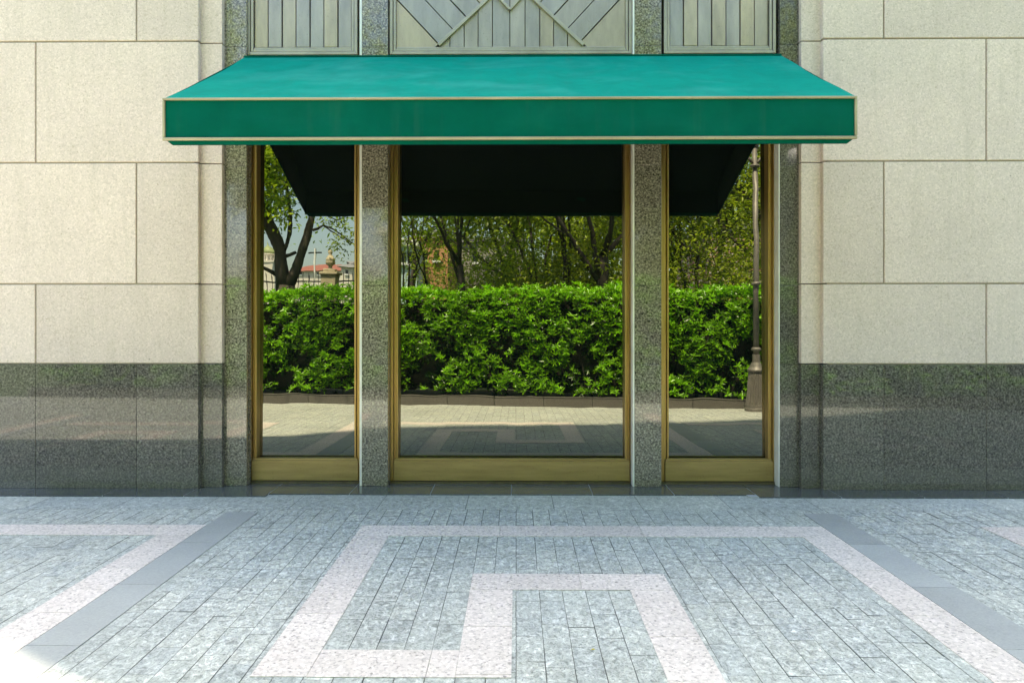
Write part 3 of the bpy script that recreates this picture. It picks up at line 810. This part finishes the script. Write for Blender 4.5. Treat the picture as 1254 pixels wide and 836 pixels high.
# the forked tree on the left, limbs laid out as the window shows them
def left_tree():
    p = 8.6; rng = np.random.default_rng(3)
    def q3(px, py, dp=0): return Vector(R(px, py, p + dp))
    b0 = q3(349, 352); T = thing('tree', 'big forked tree with dark limbs and sparse leafy branches against open sky', 'tree', (b0.x, b0.y, 0), 'park trees behind the hedge')
    mb = MB(); k = (6.46 + p) / F
    mb.tube([(b0.x, b0.y, -.05), (b0.x, b0.y, 1.4), tuple(q3(349, 349))], [15*k, 12.5*k, 12*k], 12)
    mb.tube([q3(346, 352), q3(343, 330), q3(341, 305), q3(334, 284), q3(325, 268), q3(316, 245), q3(312, 205), q3(318, 170)], [11*k, 9*k, 7.8*k, 7.5*k, 7*k, 5.5*k, 4*k, 2.5*k], 10)
    mb.tube([q3(352, 350), q3(360, 334), q3(368.5, 310), q3(374, 290), q3(380, 265), q3(383, 235, .2), q3(378, 190, .4)], [8*k, 7*k, 5.2*k, 4.8*k, 4.2*k, 3.5*k, 2*k], 9)
    mb.tube([q3(346, 305), q3(350, 298), q3(354, 285), q3(354.5, 262), q3(350, 230), q3(345, 190)], [4*k, 3*k, 2.6*k, 2.2*k, 2*k, 1.2*k], 8)
    mb.tube([q3(348, 314), q3(355, 311.5), q3(362, 307.5)], [2.6*k, 2.2*k, 2*k], 7)
    mb.tube([q3(338, 336), q3(330, 332), q3(317, 326), q3(300, 322)], [3*k, 2.6*k, 2.3*k, 1.8*k], 7)
    mb.tube([q3(381, 281), q3(388, 279.5), q3(394, 275.5), q3(405, 280), q3(418, 287.5), q3(434, 300), q3(450, 306)], [1.6*k, 1.5*k, 1.3*k, 1.1*k, 1*k, .8*k, .5*k], 6)
    mb.tube([q3(394, 276), q3(404, 283), q3(416, 290), q3(430, 297)], [.9*k, .8*k, .6*k, .4*k], 5)
    mb.tube([q3(383, 262), q3(395, 262), q3(412, 268), q3(428, 262)], [1.4*k, 1*k, .7*k, .4*k], 5)
    tips = []
    for (px, py, dx, dz) in ((316, 245, -.6, .5), (312, 210, .4, .6), (318, 172, .5, .5), (318, 172, -.5, .6), (345, 192, .3, .6), (350, 230, -.3, .4), (328, 262, .0, .3), (330, 272, -.8, .2), (312, 225, -.9, .2)):
        grow(mb, q3(px, py), Vector((dx, rng.uniform(-.6, .6), dz)), 1.2, .045, 2, rng, tips, .3, .0)
    mb.build('trunk', M['bark'], T, smooth=True)
    lo = [t for t in tips if t[0].z > q3(330, 268).z]
    ex = []
    for i in range(90):
        ex.append((q3(rng.uniform(300, 352), rng.uniform(172, 262), rng.uniform(-.6, .6)), Vector((0, 0, 1))))
    foliage_from(lo + ex, rng, 52, .16, .12, 'crown', M['lime_leaf'], T)
    sp = []
    for (px, py) in ((388, 268), (393, 266), (400, 270), (403, 272), (410, 274), (414, 276), (418, 272), (420, 279), (412, 288), (416, 293), (409, 297), (407, 299), (424, 290), (427, 289), (431, 296), (425, 306), (434, 306), (413, 303), (417, 311), (432, 283), (434, 290), (420, 266), (345, 264), (347, 267), (359, 262), (322, 276), (325, 279)):
        sp.append((q3(px, py, rng.uniform(-.15, .15)), Vector((0, 0, 1))))
    foliage_from(sp, rng, 18, .065, .085, 'hanging_leaves', M['tree_leaf'], T)
left_tree()
def at(px, p): 
    v = R(px, 350, p); return v[0], v[1]
x, y = at(574, 9.6); tree(x, y, 9, .105, 21, 'straight dark trunked tree standing left of middle in the window reflection', 'tree_leaf', (.01, 0), per=20, trunk_h=3.0)
x, y = at(534, 10.6); tree(x, y, 7.5, .05, 22, 'slender young tree in front of the orange building', 'lime_leaf', (.0, 0), stems=2, depth=3, per=22, Lm=.11)
x, y = at(655, 11.0); tree(x, y, 9.5, .12, 23, 'leafy tree with yellow green outer twigs in the middle of the park', 'lime_leaf', (-.02, 0), per=14, trunk_h=2.4)
x, y = at(711, 11.5); tree(x, y, 10, .09, 24, 'twin stemmed dark tree right of the yellow green tree', 'dark_leaf', (.02, 0), stems=2, per=16, depth=4)
x, y = at(757, 9.4); tree(x, y, 9.5, .17, 25, 'thick trunked tree leaning left behind the right hedge stretch', 'dark_leaf', (-.16, 0), per=16, trunk_h=3.2)
x, y = at(850, 11.5); tree(x, y, 8.5, .13, 26, 'low bushy olive green tree left of the lamp post', 'tree_leaf', (0, 0), per=40, trunk_h=1.6, spread=.35)
x, y = at(935, 10.5); tree(x, y, 11, .12, 27, 'tall light green tree beside the lamp post', 'lime_leaf', (-.03, 0), per=26, trunk_h=3.6)
x, y = at(1040, 11.0); tree(x, y, 10, .15, 28, 'broad tree at the far right end of the park', 'tree_leaf', (0, 0), per=26, trunk_h=3)
x, y = at(800, 15); tree(x, y, 10, .14, 29, 'dense dark tree furthest back in the park grove', 'dark_leaf', (0, 0), per=40, trunk_h=2, spread=.4, Lm=.16)
x, y = at(620, 17); tree(x, y, 9.5, .14, 30, 'mid green tree behind the white post', 'tree_leaf', (0, 0), per=30, trunk_h=3.6, spread=.4, Lm=.16)
x, y = at(500, 16); tree(x, y, 8.5, .12, 31, 'golden green tree above the pale blue house', 'lime_leaf', (0, 0), per=8, trunk_h=3.8, spread=.38, Lm=.14)
for i, (px, p, h, lab, mt) in enumerate(((610, 12.0, 4.2, 'feathery green shrub just left of the white post', 'tree_leaf'), (640, 13.0, 5.5, 'light yellow green sapling hanging over the white post', 'lime_leaf'), (680, 12.5, 5.2, 'dusky green shrub between two dark trunks', 'dark_leaf'), (730, 13.0, 5.5, 'dark bushy sapling behind the leaning trunk', 'dark_leaf'), (745, 10.4, 4.8, 'olive shrub close behind the hedge at the middle window edge', 'tree_leaf'), (830, 10.6, 5.0, 'dense olive shrub seen in the right window', 'tree_leaf'), (870, 10.2, 4.4, 'bushy shrub with pale tips beside the olive one', 'tree_leaf'), (905, 14.0, 6.0, 'tall loose shrub in front of the pink brick building', 'lime_leaf'))):
    x, y = at(px, p); tree(x, y, h, .035, 60 + i, lab, mt, (0, 0), depth=3, per=30, spread=.30, Lm=.10, trunk_h=1.0, stems=2, group='shrubs and saplings behind the hedge', cat='shrub', name='shrub')
# distant wood as one mass
def far_wood():
    rng = np.random.default_rng(77); n = 1500
    x = rng.uniform(-1, 46, n); y = -rng.uniform(34, 44, n); top = 8 + 2.2*np.sin(x*.35) + 1.4*np.sin(x*.9 + 1) + np.clip(x - 5, 0, 12)*.35
    z = rng.random(n)**.75*top
    per = 26; pos = np.repeat(np.stack([x, y, z], 1), per, 0) + rng.normal(0, .75, (n*per, 3)); m = len(pos)
    d = rng.normal(0, 1, (m, 3)); up = rng.normal(0, .5, (m, 3)); up[:, 2] += 1; L = rng.uniform(.25, .5, m)
    o = leaves('distant_wood', pos, d, up, L, L*.6, np.repeat(rng.random(n), per), M['tree_leaf'])
    o['kind'] = 'stuff'; o['label'] = 'distant wood of mixed green trees behind the park'; o['category'] = 'trees'
far_wood()

# ------------------------------------------------------------------ things beyond the park
def fence():
    p = 13.2; x0, y0, _ = R(300, 340, p); x1 = R(470, 340, p)[0]; zt = R(400, 337, p)[2]
    T = thing('iron_fence', 'black iron railing fence with stone pier at the park edge', 'fence', ((x0+x1)/2, y0, 0))
    m = MB(); x = x0
    while x < x1: m.tube([(x, y0, 0), (x, y0, zt), (x, y0, zt + .10)], [.012, .012, .002], 5); x += .14
    m.build('railing', M['iron'], T)
    for za, zb in ((zt - .2, zt - .16), (.25, .30)):
        m = MB(); m.box(x0, x1, y0 - .015, y0 + .015, za, zb); m.build('rail', M['iron'], T)
fence()
def urn_pier(px, p, s, label):
    x, y, z1 = R(px, 334, p); T = thing('stone_pier', label, 'stone pier', (x, y, 0)); k = (6.46 + p)/F
    m = MB(); m.box(x - 9*k, x + 9*k, y - 9*k, y + 9*k, 0, z1 - 3*k); m.box(x - 11*k, x + 11*k, y - 11*k, y + 11*k, z1 - 3*k, z1); m.box(x - 7*k, x + 7*k, y - 7*k, y + 7*k, z1, z1 + 4*k)
    m.build('pier', M['sandstone'], T, bevel=.02)
    z = z1 + 4*k
    m = MB(); m.lathe(x, y, [(4*k, z), (2.2*k, z + 2*k), (2.5*k, z + 4*k), (5.5*k, z + 7.5*k), (6*k, z + 10*k), (4.8*k, z + 12*k), (5.4*k, z + 13*k), (5.2*k, z + 14*k), (3*k, z + 17.5*k), (1.6*k, z + 19*k), (2.6*k, z + 21*k), (2.4*k, z + 23*k), (.6*k, z + 24.5*k)], 18)
    m.build('urn', M['sandstone'], T, smooth=True)
urn_pier(404, 12.6, 1, 'sandstone gate pier topped with a carved urn at the railing')
def cross_pole():
    x, y, zt = R(384, 304, 16); T = thing('signal_pole', 'slim pale grey pole with a short crossarm behind the railing', 'pole', (x, y, 0))
    m = MB(); m.tube([(x, y, 0), (x, y, zt)], [.035, .028], 10); m.build('shaft', M['white_paint'], T)
    z = R(384, 308.5, 16)[2]; m = MB(); m.box(x - .19, x + .22, y - .02, y + .02, z - .018, z + .018); m.build('crossarm', M['iron'], T)
cross_pole()
def domed():
    p = 80; x, y, z0 = R(328, 322, p); T = thing('domed_building', 'pale building with a small olive green dome far behind the tree', 'building', (x, y, 0)); k = (6.46 + p)/F
    zb = z0
    m = MB(); m.box(x - 14*k, x + 14*k, y - 2, y + 3, 0, zb - 2*k); m.box(x - 15*k, x + 15*k, y - 2.1, y + 3.1, zb - 2*k, zb); m.build('wall', M['cream'], T)
    m = MB(); m.lathe(x, y, [(8*k, zb), (8*k, zb + 1*k)], 20)
    for i in range(12):
        a = 2*PI*i/12; m.tube([(x + 7*k*math.cos(a), y + 7*k*math.sin(a), zb + k), (x + 7*k*math.cos(a), y + 7*k*math.sin(a), zb + 10*k)], .7*k, 6)
    m.lathe(x, y, [(5.3*k, zb + k), (5.3*k, zb + 10*k)], 16); m.lathe(x, y, [(8.2*k, zb + 10*k), (8.2*k, zb + 11*k)], 20)
    m.build('lantern_drum', M['cream'], T)
    m = MB(); m.lathe(x, y, [(7.6*k, zb + 11*k), (7*k, zb + 14*k), (5*k, zb + 17.5*k), (2*k, zb + 20*k), (.5*k, zb + 21*k), (.35*k, zb + 27*k)], 18); m.build('dome', M['domegreen'], T, smooth=True)
domed()
def house(px0, px1, pyb, pyt, p, wallm, roofm, label, wins=(), depth=6, roofh=0, name='house'):
    x0, y, zt = R(px0, pyt, p); x1 = R(px1, pyt, p)[0]
    T = thing(name, label, 'building', ((x0+x1)/2, y, 0), 'buildings beyond the park')
    m = MB(); m.box(x0, x1, y - depth, y, 0, zt); w_ = m.build('wall', wallm, T)
    if roofh:
        m = MB(); b = 0; e = .3
        m.v += [(x0 - e, y + e, zt), (x1 + e, y + e, zt), (x1 + e, y - depth - e, zt), (x0 - e, y - depth - e, zt), (x0 + 1, y - depth/2, zt + roofh), (x1 - 1, y - depth/2, zt + roofh)]
        for qd in ((0,1,5,4),(2,3,4,5),(1,2,5),(3,0,4),(3,2,1,0)): m.f.append(qd); m.var.append(.5)
        m.build('roof', roofm, T)
    else:
        m = MB(); m.box(x0 - .15, x1 + .15, y - depth, y + .15, zt, zt + .25); m.build('roof', roofm, T)
    for (a0, a1, b0, b1) in wins:
        xa, _, za = R(a0, b0, p); xb, _, zb_ = R(a1, b1, p)
        m = MB(); m.box(xa, xb, y + .01, y + .05, za, zb_); f = m.build('window', M['dark_pane'], T)
        m = MB(); m.box(xa - .06, xb + .06, y + .01, y + .12, za - .12, za - .01); m.build('sill', M['white_paint'], f)
house(352, 418, 345, 332, 62, M['cream'], M['redroof'], 'long low house with red tiled roof on the skyline', [(356, 360, 336, 331), (366, 370, 336, 331), (388, 392, 336, 334)], 10, 1.2)
house(416, 431, 345, 326, 50, M['cream'], M['roofing'], 'small cream tower house right of the urn pier', [(421, 425, 336, 330)], 4, .7)
house(470, 509, 350, 300, 20, M['blue_wall'], M['white_paint'], 'pale blue and white house with dark upper windows', [(488, 496, 322, 308), (499, 508, 322, 308), (474, 484, 322, 308)], 6)
house(510, 548, 350, 290, 22, M['orange_wall'], M['roofing'], 'orange brick house with plain front between the trees', [(519, 524, 318, 306), (533, 538, 318, 306)], 6)
house(560, 640, 350, 296, 26, M['grey_wall'], M['roofing'], 'grey rendered block behind the white post', [(580, 586, 320, 308), (608, 614, 320, 308)], 7)
house(868, 960, 350, 282, 24, M['brick'], M['roofing'], 'pink brick building partly hidden behind the lamp post', [(880, 886, 318, 304), (930, 938, 318, 304)], 6)
x, y, zt = R(597, 316, 13)
T = thing('white_post', 'white painted post standing in the park behind the hedge', 'post', (x, y, 0)); m = MB(); m.tube([(x, y, 0), (x, y, zt)], .045, 12); m.build('shaft', M['white_paint'], T); m = MB(); m.lathe(x, y, [(.06, zt), (.065, zt + .03), (.02, zt + .07)], 12); m.build('cap', M['white_paint'], T)

# ------------------------------------------------------------------ light and camera
W_ = bpy.data.worlds.new('World'); S.world = W_; W_.use_nodes = True; nt = W_.node_tree; nt.nodes.clear()
sk = nt.nodes.new('ShaderNodeTexSky'); sk.sky_type = 'NISHITA'; sk.sun_disc = False
sk.sun_elevation = EL; sk.sun_rotation = -AZ; sk.air_density = 1.3; sk.dust_density = 2.8; sk.ozone_density = 1.0
bg = nt.nodes.new('ShaderNodeBackground'); bg.inputs[1].default_value = .115
ow = nt.nodes.new('ShaderNodeOutputWorld'); nt.links.new(sk.outputs[0], bg.inputs[0]); nt.links.new(bg.outputs[0], ow.inputs[0])
sd = bpy.data.lights.new('sun', 'SUN'); sd.energy = 5.0; sd.angle = math.radians(1.1); sd.color = (1, .87, .67)
so_ = bpy.data.objects.new('sun', sd); COL.objects.link(so_)
to_sun = Vector((-math.sin(AZ)*math.cos(EL), math.cos(AZ)*math.cos(EL), math.sin(EL)))
so_.rotation_euler = to_sun.to_track_quat('Z', 'Y').to_euler(); so_.location = (0, 10, 20)
cd = bpy.data.cameras.new('camera'); cd.sensor_width = 36; cd.lens = F/1254*36; cd.shift_y = -28/1254; cd.shift_x = 2.5/1254; cd.clip_end = 2000; cd.clip_start = .02
co = bpy.data.objects.new('camera', cd); COL.objects.link(co); co.location = (0, CAMY, CAMZ); co.rotation_euler = (PI/2, 0, YAW)
S.camera = co
vs = S.view_settings; vs.view_transform = 'Standard'; vs.look = 'None'; vs.gamma = 1; vs.use_curve_mapping = False; vs.exposure = 2.74
